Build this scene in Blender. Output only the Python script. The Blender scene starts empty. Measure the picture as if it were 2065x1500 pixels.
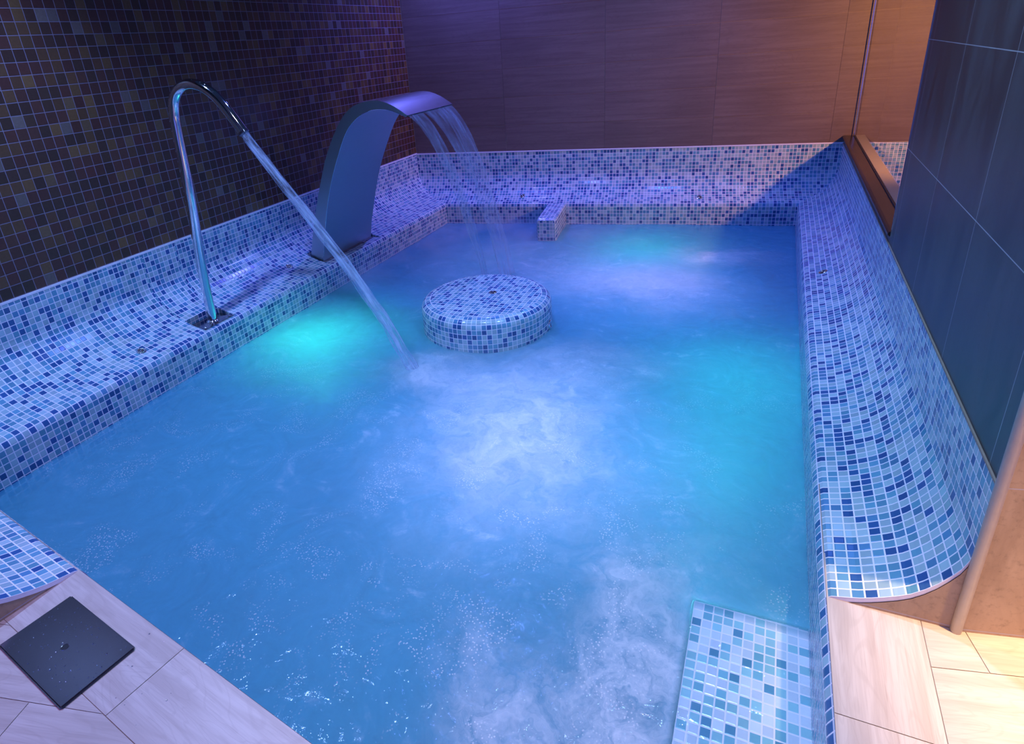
import bpy, bmesh, math, random
from mathutils import Vector, Matrix
random.seed(7)
SC = bpy.context.scene
COL = SC.collection
PI = math.pi

# ------------------------------------------------------------------ camera
F, CX, CY = 1252.808, 969.056, 624.667
R = [[0.910023726485675, 0.4083094674696362, -0.07169516028148186],
     [0.10125224976832084, -0.3866239184360906, -0.9166623847469564],
     [-0.40200099396640643, 0.8269252230206702, -0.3931791911867105]]
cam_d = bpy.data.cameras.new('camera')
cam = bpy.data.objects.new('camera', cam_d)
COL.objects.link(cam)
cam_d.sensor_fit = 'HORIZONTAL'
cam_d.sensor_width = 36.0
cam_d.lens = F / 2065 * 36.0
cam_d.shift_x = (1032.5 - CX) / 2065
cam_d.shift_y = (CY - 750.0) / 2065
cam_d.clip_start = 0.02
cam.matrix_world = Matrix(((R[0][0], -R[1][0], -R[2][0], 0), (R[0][1], -R[1][1], -R[2][1], 0),
                           (R[0][2], -R[1][2], -R[2][2], 1.28), (0, 0, 0, 1)))
SC.camera = cam

# ------------------------------------------------------------------ world, exposure, room and fill lamps
SC.view_settings.view_transform = 'Standard'
SC.view_settings.look = 'None'
SC.view_settings.gamma = 1.0
SC.view_settings.use_curve_mapping = False
SC.view_settings.exposure = 1.32
try:
    SC.cycles.volume_bounces = 1
    SC.cycles.max_bounces = 6
    SC.cycles.adaptive_threshold = 0.04
    SC.cycles.transparent_max_bounces = 12
    SC.cycles.caustics_reflective = False
    SC.cycles.caustics_refractive = False
except Exception:
    pass
W = bpy.data.worlds.new('world')
SC.world = W
W.use_nodes = True
W.node_tree.nodes['Background'].inputs[0].default_value = (0.15, 0.19, 0.85, 1)
W.node_tree.nodes['Background'].inputs[1].default_value = 0.42


def lamp(name, kind, loc, power, color, radius=0.05, aim=None, angle=None, blend=0.6, size=None, size_y=None):
    d = bpy.data.lights.new(name, kind)
    d.energy = power
    d.color = color
    if kind in ('POINT', 'SPOT'):
        d.shadow_soft_size = radius
    if kind == 'SPOT':
        d.spot_size = angle
        d.spot_blend = blend
    if kind == 'AREA':
        d.shape = 'RECTANGLE'
        d.size = size
        d.size_y = size_y or size
    o = bpy.data.objects.new(name, d)
    COL.objects.link(o)
    o.location = loc
    if aim is not None:
        o.rotation_euler = (Vector(aim) - Vector(loc)).to_track_quat('-Z', 'Y').to_euler()
    return o


BLUE = (0.15, 0.20, 1.0)
LILAC = (0.42, 0.45, 1.0)
for x, y, p, c, a in ((-2.30, 1.35, 105, (0.26, 0.42, 1.0), 100), (-1.40, 2.95, 36, (0.15, 0.24, 1.0), 112), (-2.25, 4.72, 76, (0.14, 0.16, 1.0), 125),
                      (-0.70, 4.55, 48, (0.10, 0.22, 1.0), 112), (0.05, 3.60, 40, BLUE, 84), (0.00, 1.80, 66, (0.30, 0.58, 1.0), 98),
                      (-0.80, 1.92, 100, LILAC, 34), (-0.66, 3.68, 90, LILAC, 36), (-0.25, 1.00, 44, (0.66, 0.66, 1.0), 48), (-0.90, 1.55, 32, (0.40, 0.58, 1.0), 108),  # last of this row: fill added to brighten the pool risers
                      (-1.30, 0.10, 26, (0.78, 0.34, 0.90), 92)):
    lamp('ceiling_and_fill_light', 'SPOT', (x, y, 2.52), p, c, 0.045, (x, y, 0), math.radians(a), 0.9)
# warm downlight over the dry floor by the wall end
lamp('warm_spot_light', 'SPOT', (1.12, 0.98, 2.45), 330, (1.0, 0.66, 0.34), 0.05, (1.02, 1.22, 0), math.radians(43), 1.0)
# warm lamp in the room beyond the glass
lamp('warm_room_light', 'SPOT', (1.62, 3.95, 1.38), 80, (1.0, 0.42, 0.11), 0.05, (0.30, 5.10, 0.55), math.radians(96), 0.7)
# underwater pool lamps, plus added deep fills that spread the cyan glow
lamp('underwater_and_fill_light', 'POINT', (-2.30, 2.50, -0.56), 15, (0.05, 1.0, 0.58), 0.12)
lamp('underwater_and_fill_light', 'POINT', (-2.15, 2.55, -0.85), 60, (0.03, 0.78, 1.0), 0.16)
lamp('underwater_and_fill_light', 'POINT', (-0.05, 2.75, -0.90), 135, (0.02, 0.90, 0.86), 0.18)
lamp('underwater_and_fill_light', 'POINT', (-0.10, 2.05, -0.92), 100, (0.03, 0.78, 0.96), 0.18)
lamp('underwater_and_fill_light', 'POINT', (-0.80, 4.45, -0.85), 80, (0.02, 0.95, 0.72), 0.16)
lamp('underwater_and_fill_light', 'POINT', (-1.80, 4.00, -0.90), 26, (0.03, 0.70, 1.0), 0.16)
lamp('underwater_and_fill_light', 'POINT', (-1.90, 1.55, -0.90), 16, (0.03, 0.55, 1.0), 0.16)


# ------------------------------------------------------------------ helpers
def tag(o, label=None, cat=None, group=None, kind=None):
    if label: o['label'] = label
    if cat: o['category'] = cat
    if group: o['group'] = group
    if kind: o['kind'] = kind
    return o


def empty(name, loc=(0, 0, 0), label=None, cat=None, group=None):
    o = bpy.data.objects.new(name, None)
    COL.objects.link(o)
    o.location = loc
    o.empty_display_size = 0.05
    return tag(o, label, cat, group)


def link(name, bm, mat, parent=None, smooth=False, origin=None):
    """bm holds world coordinates; the object's origin is put at `origin` (or at its parent's)."""
    me = bpy.data.meshes.new(name)
    off = Vector(origin) if origin is not None else (Vector(parent.location) if parent is not None else Vector((0, 0, 0)))
    g = parent
    if origin is None and parent is not None and parent.parent is not None:
        off = Vector(parent.location) + Vector(parent.parent.location)
    bmesh.ops.translate(bm, verts=bm.verts, vec=-off)
    bm.normal_update()
    bm.to_mesh(me)
    bm.free()
    for m in (mat if isinstance(mat, (list, tuple)) else [mat]):
        me.materials.append(m)
    if smooth:
        me.polygons.foreach_set('use_smooth', [True] * len(me.polygons))
    o = bpy.data.objects.new(name, me)
    COL.objects.link(o)
    if parent is not None:
        o.parent = parent
        if origin is not None:
            o.location = Vector(origin) - Vector(parent.location)
    else:
        o.location = off
    return o


def struct(name, bm, mat, smooth=False):
    return tag(link(name, bm, mat, None, smooth), kind='structure')


def quad(bm, pts, uvs=None, mi=0):
    vs = [bm.verts.new(p) for p in pts]
    f = bm.faces.new(vs)
    f.material_index = mi
    if uvs is not None:
        L = bm.loops.layers.uv.verify()
        for l, u in zip(f.loops, uvs):
            l[L].uv = u
    return f


def box(bm, x0, x1, y0, y1, z0, z1, mi=0):
    P = [(x0, y0, z0), (x1, y0, z0), (x1, y1, z0), (x0, y1, z0), (x0, y0, z1), (x1, y0, z1), (x1, y1, z1), (x0, y1, z1)]
    v = [bm.verts.new(p) for p in P]
    for q in ((3, 2, 1, 0), (4, 5, 6, 7), (0, 1, 5, 4), (1, 2, 6, 5), (2, 3, 7, 6), (3, 0, 4, 7)):
        f = bm.faces.new([v[i] for i in q])
        f.material_index = mi
    return v


def tube(bm, pts, radii, seg=24, cap=True, wob=None):
    pts = [Vector(p) for p in pts]
    rings = []
    n = len(pts)
    prev = None
    for i, p in enumerate(pts):
        t = (pts[min(i + 1, n - 1)] - pts[max(i - 1, 0)]).normalized()
        if prev is None:
            a = t.orthogonal().normalized()
        else:
            a = (prev - t * prev.dot(t)).normalized()
        prev = a
        b = t.cross(a)
        r = radii[i] if isinstance(radii, (list, tuple)) else radii
        ring = []
        for k in range(seg):
            th = 2 * PI * k / seg
            rr = r * (1 + (wob(i, th) if wob else 0))
            ring.append(bm.verts.new(p + a * (rr * math.cos(th)) + b * (rr * math.sin(th))))
        rings.append(ring)
    for i in range(n - 1):
        for k in range(seg):
            bm.faces.new((rings[i][k], rings[i][(k + 1) % seg], rings[i + 1][(k + 1) % seg], rings[i + 1][k]))
    if cap:
        bm.faces.new(list(reversed(rings[0])))
        bm.faces.new(rings[-1])
    return rings


def spline(pts, n):
    """Catmull-Rom through pts, n samples."""
    pts = [Vector(p) for p in pts]
    P = [pts[0] * 2 - pts[1]] + pts + [pts[-1] * 2 - pts[-2]]
    m = len(pts) - 1
    out = []
    for i in range(n):
        u = i / (n - 1) * m
        k = min(int(u), m - 1)
        t = u - k
        a, b, c, d = P[k:k + 4]
        out.append(0.5 * ((2 * b) + (c - a) * t + (2 * a - 5 * b + 4 * c - d) * t * t + (3 * b - a - 3 * c + d) * t ** 3))
    return out


def lathe(bm, prof, center, seg=40, uv=None):
    """prof: list of (r, z); optional uv = (circumference pitch base, list of v)."""
    L = bm.loops.layers.uv.verify() if uv else None
    rows = []
    for r, z in prof:
        if r < 1e-6:
            rows.append([bm.verts.new((center[0], center[1], center[2] + z))])
        else:
            rows.append([bm.verts.new((center[0] + r * math.cos(2 * PI * k / seg), center[1] + r * math.sin(2 * PI * k / seg), center[2] + z)) for k in range(seg)])
    for i in range(len(rows) - 1):
        A, B = rows[i], rows[i + 1]
        for k in range(seg):
            k2 = (k + 1) % seg
            if len(A) == 1 and len(B) == 1: continue
            if len(A) == 1: vs = (A[0], B[k2], B[k])
            elif len(B) == 1: vs = (A[k], A[k2], B[0])
            else: vs = (A[k], A[k2], B[k2], B[k])
            f = bm.faces.new(vs)
            if uv and len(vs) == 4:
                u0, u1 = uv[0] * k / seg, uv[0] * (k + 1) / seg
                for l, q in zip(f.loops, ((u0, uv[1][i]), (u1, uv[1][i]), (u1, uv[1][i + 1]), (u0, uv[1][i + 1]))):
                    l[L].uv = q


# ------------------------------------------------------------------ materials
class NT:
    def __init__(s, name):
        s.m = bpy.data.materials.new(name)
        s.m.use_nodes = True
        s.t = s.m.node_tree
        s.t.nodes.clear()
        s.out = s.n('ShaderNodeOutputMaterial')

    def n(s, typ, **kw):
        n = s.t.nodes.new(typ)
        for k, v in kw.items():
            if k == 'ins':
                for a, b in v.items():
                    s.set(n.inputs[a], b)
            else:
                setattr(n, k, v)
        return n

    def set(s, sock, v):
        if isinstance(v, bpy.types.NodeSocket):
            s.t.links.new(v, sock)
        elif hasattr(v, 'outputs'):
            s.t.links.new(v.outputs[0], sock)
        else:
            sock.default_value = v

    def math(s, op, a, b=None, c=None, clamp=False):
        n = s.n('ShaderNodeMath', operation=op, use_clamp=clamp)
        s.set(n.inputs[0], a)
        if b is not None: s.set(n.inputs[1], b)
        if c is not None: s.set(n.inputs[2], c)
        return n.outputs[0]

    def vmath(s, op, a, b=None):
        n = s.n('ShaderNodeVectorMath', operation=op)
        s.set(n.inputs[0], a)
        if b is not None: s.set(n.inputs[1], b)
        return n.outputs['Value'] if op in ('LENGTH', 'DOT_PRODUCT', 'DISTANCE') else n.outputs[0]

    def mix(s, f, a, b):
        n = s.n('ShaderNodeMix', data_type='RGBA')
        s.set(n.inputs[0], f)
        s.set(n.inputs[6], a)
        s.set(n.inputs[7], b)
        return n.outputs[2]

    def ramp(s, f, stops, interp='LINEAR'):
        n = s.n('ShaderNodeValToRGB')
        n.color_ramp.interpolation = interp
        e = n.color_ramp.elements
        while len(e) > 1: e.remove(e[-1])
        e[0].position, e[0].color = stops[0][0], (*stops[0][1], 1)
        for p, c in stops[1:]:
            x = e.new(p)
            x.color = (*c, 1)
        s.set(n.inputs[0], f)
        return n.outputs[0]

    def smooth(s, v, a, b, lo=0.0, hi=1.0):
        n = s.n('ShaderNodeMapRange', interpolation_type='SMOOTHSTEP')
        for i, x in enumerate((v, a, b, lo, hi)): s.set(n.inputs[i], x)
        return n.outputs[0]

    def principled(s, **kw):
        p = s.n('ShaderNodeBsdfPrincipled')
        for k, v in kw.items():
            s.set(p.inputs[k.replace('_', ' ')], v)
        s.t.links.new(p.outputs[0], s.out.inputs[0])
        return p


def fresnel_front(t, ior, normal=None):
    f = t.n('ShaderNodeFresnel', ins={0: ior})
    if normal is not None: t.set(f.inputs['Normal'], normal)
    g = t.n('ShaderNodeNewGeometry')
    return t.math('MULTIPLY', f.outputs[0], t.math('SUBTRACT', 1.0, g.outputs['Backfacing']))


def C4(c): return (c[0], c[1], c[2], 1)


def tile_material(name, pu, pv, stops, grout, gap, rough=0.16, seed=0.0, u0=0.0, v0=0.0, mottled=0.0, spec=0.5, coord='UV', bump=0.35):
    """square glazed tiles: one colour per cell, light grout, pillowed faces"""
    t = NT(name)
    tc = t.n('ShaderNodeTexCoord')
    sx = t.n('ShaderNodeSeparateXYZ')
    t.set(sx.inputs[0], tc.outputs[coord])
    u = t.math('DIVIDE', t.math('SUBTRACT', sx.outputs[0], u0), pu)
    v = t.math('DIVIDE', t.math('SUBTRACT', sx.outputs[1], v0), pv)
    fu, fv = t.math('FRACT', u), t.math('FRACT', v)
    cu, cv = t.math('FLOOR', u), t.math('FLOOR', v)
    cell = t.n('ShaderNodeCombineXYZ', ins={0: t.math('ADD', cu, 0.5), 1: t.math('ADD', cv, 0.5), 2: seed})
    wn = t.n('ShaderNodeTexWhiteNoise', noise_dimensions='3D', ins={0: cell})
    base = t.ramp(wn.outputs[0], stops, 'CONSTANT')
    # slight difference of shade inside one colour
    sep = t.n('ShaderNodeSeparateXYZ')
    t.set(sep.inputs[0], wn.outputs[1])
    hsv = t.n('ShaderNodeHueSaturation', ins={0: t.math('ADD', 0.48, t.math('MULTIPLY', sep.outputs[0], 0.04)), 2: t.math('ADD', 0.86, t.math('MULTIPLY', sep.outputs[1], 0.28)), 4: base})
    col = hsv.outputs[0]
    if mottled:
        nz = t.n('ShaderNodeTexNoise', ins={'Vector': tc.outputs[coord], 'Scale': 90.0, 'Detail': 4.0})
        k = t.math('ADD', 1.0 - mottled * 0.5, t.math('MULTIPLY', nz.outputs[0], mottled))
        col = t.vmath('MULTIPLY', col, t.n('ShaderNodeCombineXYZ', ins={0: k, 1: k, 2: k}).outputs[0])
    eu = t.math('MULTIPLY', t.math('MINIMUM', fu, t.math('SUBTRACT', 1.0, fu)), pu)
    ev = t.math('MULTIPLY', t.math('MINIMUM', fv, t.math('SUBTRACT', 1.0, fv)), pv)
    e = t.math('MINIMUM', eu, ev)
    mask = t.smooth(e, gap * 0.5 * 0.75, gap * 0.5 * 1.25)
    colour = t.mix(mask, C4(grout), col)
    h = t.smooth(e, gap * 0.4, gap * 0.5 + 0.0028)
    bp = t.n('ShaderNodeBump', ins={'Strength': bump, 'Distance': 0.0015, 'Height': h})
    p = t.principled(Base_Color=colour, Roughness=t.math('ADD', t.math('MULTIPLY', mask, rough - 0.7), 0.7), Normal=bp.outputs[0])
    p.inputs['Specular IOR Level'].default_value = spec
    return t.m


LIGHT, MID, MID2, DARK = (0.35, 0.48, 0.54), (0.13, 0.33, 0.44), (0.09, 0.26, 0.40), (0.035, 0.13, 0.28)
STOPS = [(0.0, LIGHT), (0.40, MID), (0.64, MID2), (0.80, DARK)]
GROUT = (0.84, 0.78, 0.84)
PU, PV = 0.0262, 0.0282
MOSAIC = tile_material('pool_mosaic', PU, PV, STOPS, GROUT, 0.0035, seed=1.5)
MOSAIC_STOOL = tile_material('stool_mosaic', 0.0262, 0.0272, STOPS, GROUT, 0.0031, seed=4.5)
MOSAIC_STEP_LIT = tile_material('step_mosaic_lit', 0.0262, 0.0272, [(0.0, (0.60, 0.66, 0.74)), (0.50, (0.26, 0.52, 0.54)), (0.80, (0.16, 0.42, 0.46)), (0.94, (0.06, 0.22, 0.30))], GROUT, 0.0036, seed=8.5, coord='UV')  # paler than the pool mosaic: the light on the step is in the colour
TANS = [(0.0, (0.085, 0.036, 0.018)), (0.38, (0.060, 0.028, 0.015)), (0.66, (0.110, 0.045, 0.019)), (0.84, (0.150, 0.062, 0.024)), (0.930, (0.150, 0.100, 0.085)), (0.962, (0.150, 0.070, 0.036))]
DARKTILE = tile_material('wall_glass_mosaic', 0.0487, 0.0520, TANS, (0.23, 0.19, 0.26), 0.0026, rough=0.45, seed=2.5, u0=1.526, v0=0.410, mottled=0.5)


def plain(name, col, rough=0.5, metal=0.0, spec=0.5):
    t = NT(name)
    nz = t.n('ShaderNodeTexNoise', ins={'Scale': 60.0, 'Detail': 3.0})
    tc = t.n('ShaderNodeTexCoord')
    t.set(nz.inputs['Vector'], tc.outputs['Object'])
    c = t.mix(nz.outputs[0], C4([x * 0.9 for x in col]), C4([min(1, x * 1.08) for x in col]))
    p = t.principled(Base_Color=c, Roughness=rough, Metallic=metal)
    p.inputs['Specular IOR Level'].default_value = spec
    return t.m


def wood(name, a, b, dark, rough=0.42, s_len=2.2, s_wid=34.0, spec=0.4):
    """printed wood-grain porcelain plank; U runs along the grain"""
    t = NT(name)
    tc = t.n('ShaderNodeTexCoord')
    mp = t.n('ShaderNodeMapping')
    t.set(mp.inputs[0], tc.outputs['UV'])
    mp.inputs['Scale'].default_value = (s_len, s_wid, 1)
    n1 = t.n('ShaderNodeTexNoise', ins={'Vector': mp.outputs[0], 'Scale': 1.0, 'Detail': 6.0, 'Roughness': 0.6, 'Distortion': 0.6})
    mp2 = t.n('ShaderNodeMapping')
    t.set(mp2.inputs[0], tc.outputs['UV'])
    mp2.inputs['Scale'].default_value = (s_len * 3.0, s_wid * 7, 1)
    n2 = t.n('ShaderNodeTexNoise', ins={'Vector': mp2.outputs[0], 'Scale': 1.0, 'Detail': 3.0, 'Roughness': 0.7})
    mp3 = t.n('ShaderNodeMapping')
    t.set(mp3.inputs[0], tc.outputs['UV'])
    mp3.inputs['Scale'].default_value = (2.0, 9.0, 1)
    n3 = t.n('ShaderNodeTexNoise', ins={'Vector': mp3.outputs[0], 'Scale': 1.0, 'Detail': 2.0, 'Distortion': 1.2})
    rings = t.math('SINE', t.math('MULTIPLY', n3.outputs[0], 70.0))
    ring = t.smooth(rings, 0.55, 1.0)
    c = t.mix(t.smooth(n1.outputs[0], 0.32, 0.68), C4(a), C4(b))
    c = t.mix(t.math('MULTIPLY', t.smooth(n2.outputs[0], 0.52, 0.75), 0.45), c, C4(dark))
    c = t.mix(t.math('MULTIPLY', ring, 0.16), c, C4(dark))
    kn = t.n('ShaderNodeTexNoise', ins={'Vector': tc.outputs['UV'], 'Scale': 1.7, 'Detail': 0.0})
    c = t.mix(t.math('MULTIPLY', t.smooth(kn.outputs[0], 0.45, 0.7), 0.25), c, C4(dark))
    bp = t.n('ShaderNodeBump', ins={'Strength': 0.10, 'Distance': 0.001, 'Height': n2.outputs[0]})
    p = t.principled(Base_Color=c, Roughness=rough, Normal=bp.outputs[0])
    p.inputs['Specular IOR Level'].default_value = spec
    return t.m


WALLWOOD = wood('wall_wood_tile', (0.150, 0.098, 0.084), (0.190, 0.130, 0.112), (0.095, 0.058, 0.048), 0.5, 1.6, 40.0)
DECK = wood('deck_wood_tile', (0.50, 0.40, 0.34), (0.62, 0.52, 0.45), (0.36, 0.27, 0.22), 0.4, 2.4, 40.0)
GROUTM = plain('grout', GROUT, 0.8)
GROUTB = plain('brown_grout', (0.30, 0.22, 0.17), 0.8)
SLAB_LIT = None


def stone_tile(name, ca, cb, rough):
    """large brown ceramic wall slabs with thin joints; UV in metres"""
    t = NT(name)
    tc = t.n('ShaderNodeTexCoord')
    sx = t.n('ShaderNodeSeparateXYZ')
    t.set(sx.inputs[0], tc.outputs['UV'])
    mp = t.n('ShaderNodeMapping')
    t.set(mp.inputs[0], tc.outputs['UV'])
    mp.inputs['Scale'].default_value = (5.0, 1.6, 1)
    n1 = t.n('ShaderNodeTexNoise', ins={'Vector': mp.outputs[0], 'Scale': 1.6, 'Detail': 7.0, 'Roughness': 0.62, 'Distortion': 0.5})
    n2 = t.n('ShaderNodeTexNoise', ins={'Vector': tc.outputs['UV'], 'Scale': 55.0, 'Detail': 5.0, 'Roughness': 0.7})
    c = t.mix(t.smooth(n1.outputs[0], 0.3, 0.7), C4(ca), C4(cb))
    c = t.mix(t.math('MULTIPLY', t.smooth(n2.outputs[0], 0.5, 0.72), 0.35), c, C4((0.06, 0.04, 0.03)))
    u = t.math('DIVIDE', t.math('SUBTRACT', sx.outputs[0], 1.865), 0.486)
    v = t.math('DIVIDE', t.math('SUBTRACT', sx.outputs[1], 0.397), 0.390)
    fu, fv = t.math('FRACT', u), t.math('FRACT', v)
    eu = t.math('MULTIPLY', t.math('MINIMUM', fu, t.math('SUBTRACT', 1.0, fu)), 0.486)
    ev = t.math('MULTIPLY', t.math('MINIMUM', fv, t.math('SUBTRACT', 1.0, fv)), 0.390)
    mu = t.smooth(eu, 0.0007, 0.0013)
    mv = t.smooth(ev, 0.0009, 0.0015)
    m = t.math('MINIMUM', mu, mv)
    c = t.mix(m, C4((0.42, 0.38, 0.42)), c)
    bp = t.n('ShaderNodeBump', ins={'Strength': 0.08, 'Distance': 0.001, 'Height': n2.outputs[0]})
    p = t.principled(Base_Color=c, Roughness=t.math('ADD', rough, t.math('MULTIPLY', n1.outputs[0], 0.2)), Normal=bp.outputs[0])
    p.inputs['Specular IOR Level'].default_value = 0.35
    return t.m


SLAB_LIT = stone_tile('ceramic_slab_lit', (0.32, 0.205, 0.13), (0.48, 0.33, 0.215), 0.34)  # lighter copy of the wall slab, warm light put into its colour
SLAB_SHADED = stone_tile('ceramic_slab_shaded', (0.040, 0.038, 0.042), (0.085, 0.080, 0.088), 0.30)  # darker copy of the same slab, shade put into its colour


def steel(name, col, rough, brushed=None, aniso=0.0):
    t = NT(name)
    tc = t.n('ShaderNodeTexCoord')
    mp = t.n('ShaderNodeMapping')
    t.set(mp.inputs[0], tc.outputs['Object'])
    mp.inputs['Scale'].default_value = brushed or (30, 30, 30)
    nz = t.n('ShaderNodeTexNoise', ins={'Vector': mp.outputs[0], 'Scale': 1.0, 'Detail': 3.0})
    r = t.math('ADD', rough * 0.8, t.math('MULTIPLY', nz.outputs[0], rough * 0.4))
    t.principled(Base_Color=C4(col), Metallic=1.0, Roughness=r)
    return t.m


CHROME = steel('polished_chrome', (0.78, 0.79, 0.82), 0.06)
BRUSHED = steel('brushed_steel', (0.66, 0.67, 0.69), 0.24, (300, 6, 300))
SATIN = steel('satin_steel', (0.44, 0.49, 0.52), 0.42, (200, 12, 12))
SILL = plain('dark_bronze_sill', (0.030, 0.017, 0.016), 0.22, 0.0, 0.22)
LEDGE = plain('cream_ledge', (0.62, 0.50, 0.30), 0.3)
BRONZE = steel('sill_metal', (0.42, 0.32, 0.27), 0.16, (2, 40, 40))
PLATE = steel('plate_steel', (0.32, 0.31, 0.34), 0.16)
BLACK = plain('black_hole', (0.006, 0.006, 0.007), 0.6)
PLASTER = plain('ceiling_paint', (0.10, 0.095, 0.11), 0.8)
TRIM = plain('beige_edge_trim', (0.58, 0.50, 0.42), 0.3)
DARKSTRIP = plain('dark_strip', (0.06, 0.045, 0.04), 0.35)

# ------------------------------------------------------------------ plan of the pool
ZW = -0.178                                   # water level
ZB = -0.95                                    # pool bottom
# rim lines: point, direction of travel, outward normal, bench depth
th = math.atan(0.1433)
ff = math.radians(-8.62)
fdir = Vector((math.cos(ff), math.sin(ff)))   # along the front edge towards +x
bdir = Vector((math.cos(th), math.sin(th)))
LEFT_X, RIGHT_X = -2.60, 0.226
LW, RW = -2.94, 0.477                         # wall faces
FRONT = (Vector((-1.66, 0.7045)), -fdir, Vector((fdir.y, -fdir.x)), 0.30)
LEFTL = (Vector((LEFT_X, 1.0)), Vector((0, 1)), Vector((-1, 0)), LEFT_X - LW - 0.004)
BACKL = (Vector((-2.6, 4.80)), bdir, Vector((-bdir.y, bdir.x)), 0.216)
RIGHTL = (Vector((RIGHT_X, 1.3095)), Vector((0, -1)), Vector((1, 0)), RW - RIGHT_X - 0.004)
SIDES = [FRONT, LEFTL, BACKL, RIGHTL]
PROF_S = [(0.04, 0.0045), (0.10, 0.0085), (0.18, 0.0140), (0.27, 0.0205), (0.36, 0.0295), (0.46, 0.0415), (0.56, 0.0550), (0.65, 0.0700), (0.74, 0.0915),
          (0.82, 0.1160), (0.89, 0.1430), (0.95, 0.1700), (0.985, 0.1960), (1.0, 0.2300), (1.0, 0.4000)]


def prof_z(s):
    pts = [(0.0, 0.002)] + PROF_S
    for (a, za), (b, zb) in zip(pts, pts[1:]):
        if s <= b and b > a:
            return za + (zb - za) * (s - a) / (b - a)
    return 0.2


CH = 0.012                                     # the top row of tiles under the rim slopes outward


LIP = [(-0.0095, -0.0215), (-0.0055, -0.0120), (-0.0010, -0.0042), (0.0050, 0.0005)]


def profile(d):
    """(offset outward, z) from the pool bottom over the sloping lip row and seat to the top of the back"""
    return [(-CH, ZB), (-CH, -0.5), (-CH, -0.030)] + LIP + [(s * d, z) for s, z in PROF_S]


def line_x(p, d, q, e):
    """intersection of 2D lines"""
    det = d.x * -e.y + e.x * d.y
    w = q - p
    t = (w.x * -e.y + e.x * w.y) / det
    return p + d * t


def arcs(prof):
    v = [0.0]
    for a, b in zip(prof, prof[1:]):
        v.append(v[-1] + math.hypot(b[0] - a[0], b[1] - a[1]))
    v0 = v[2]
    return [x - v0 for x in v]


def sweep(side, start, end, prof=None, extra=None, bm=None):
    """one bench: start / end are ('cut', distance along) or ('mitre', other side)"""
    p, d, n, dep = side
    bm = bm or bmesh.new()
    prof = prof or profile(dep)
    vv = arcs(prof)
    rows = []
    for (o, z) in prof:
        e = []
        for kind, val in (start, end):
            base = p + n * o
            if kind == 'cut':
                e.append(base + d * val)
            else:
                q, de, nn, dp = val
                e.append(line_x(base, d, q + nn * (o / dep * dp if o > 0.006 else o), de))
        rows.append(e)
    for i in range(len(prof) - 1):
        a, b = rows[i]
        c, f = rows[i + 1]
        z0, z1 = prof[i][1], prof[i + 1][1]
        u = [(q - p).dot(d) for q in (a, b, f, c)]
        quad(bm, [(a.x, a.y, z0), (b.x, b.y, z0), (f.x, f.y, z1), (c.x, c.y, z1)],
             [(u[0], vv[i]), (u[1], vv[i]), (u[2], vv[i + 1]), (u[3], vv[i + 1])])
    return bm


def notch_prof(d, a, z=0.0):
    za = prof_z(a / d)
    out = [(-CH, ZB), (-CH, -0.5), (-CH, -0.030)] + LIP[:2] + [(-0.001, z - 0.003), (0.005, z), (a, z), (a + 0.0005, za)]
    return out + [q for q in profile(d) if q[0] > a + 0.002]


def cheek(bm, side, dist, a, z=0.0):
    p, d, n, dep = side
    pts = [(0.006, z)] + [(o, zz) for o, zz in profile(dep) if 0.001 < o < a and zz > z] + [(a, prof_z(a / dep))]
    for (o0, z0), (o1, z1) in zip(pts, pts[1:]):
        A, B = p + n * o0 + d * dist, p + n * o1 + d * dist
        quad(bm, [(A.x, A.y, z), (B.x, B.y, z), (B.x, B.y, z1), (A.x, A.y, z0)], [(o0, 0), (o1, 0), (o1, z1), (o0, z0)])


# ------------------------------------------------------------------ room shell
# left wall
bm = bmesh.new()
quad(bm, [(LW, -1.6, 0.38), (LW, 5.2, 0.38), (LW, 5.2, 2.62), (LW, -1.6, 2.62)], [(-1.6, 0.38), (5.2, 0.38), (5.2, 2.62), (-1.6, 2.62)])
box(bm, LW - 0.16, LW - 0.001, -1.6, 5.2, -0.2, 2.62)
struct('wall_left', bm, DARKTILE)
# back wall with wood-look planks
BO = BACKL[0] + BACKL[2] * 0.220           # a point of the back wall face


def bw(s, z, off=0.0):
    q = BO + bdir * s - BACKL[2] * off
    return (q.x, q.y, z)


bm = bmesh.new()
rnd = random.Random(3)
s0 = 0.535 - 0.84
for r in range(11):
    za = 0.400 + 0.2235 * r
    zb = min(za + 0.2235, 2.62)
    if za >= 2.62: break
    for k in range(8):
        a, b = s0 + 0.8375 * k, s0 + 0.8375 * (k + 1)
        a, b = max(a, -0.42), min(b, 4.62)
        if b <= a: continue
        g = 0.0008
        ou, ov = rnd.random() * 40, rnd.random() * 40
        quad(bm, [bw(a + g, za + g, 0.002), bw(b - g, za + g, 0.002), bw(b - g, zb - g, 0.002), bw(a + g, zb - g, 0.002)],
             [(ou, ov), (ou + b - a, ov), (ou + b - a, ov + zb - za), (ou, ov + zb - za)])
P = [bw(-0.42, 0.39, 0.0), bw(4.62, 0.39, 0.0), bw(4.62, 2.62, 0.0), bw(-0.42, 2.62, 0.0)]
quad(bm, P, [(0, 0)] * 4, 1)
# lower mosaic band on the far side of the glass
quad(bm, [bw(3.235, -0.6, 0.002), bw(4.62, -0.6, 0.002), bw(4.62, 0.395, 0.002), bw(3.235, 0.395, 0.002)],
     [(3.235, -0.6), (4.62, -0.6), (4.62, 0.395), (3.235, 0.395)], 2)
q = [bw(-0.42, -0.2, -0.15), bw(4.62, -0.2, -0.15), bw(4.62, 2.62, -0.15), bw(-0.42, 2.62, -0.15)]
quad(bm, list(reversed(q)), [(0, 0)] * 4, 1)
struct('wall_back', bm, [WALLWOOD, GROUTB, MOSAIC])

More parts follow.
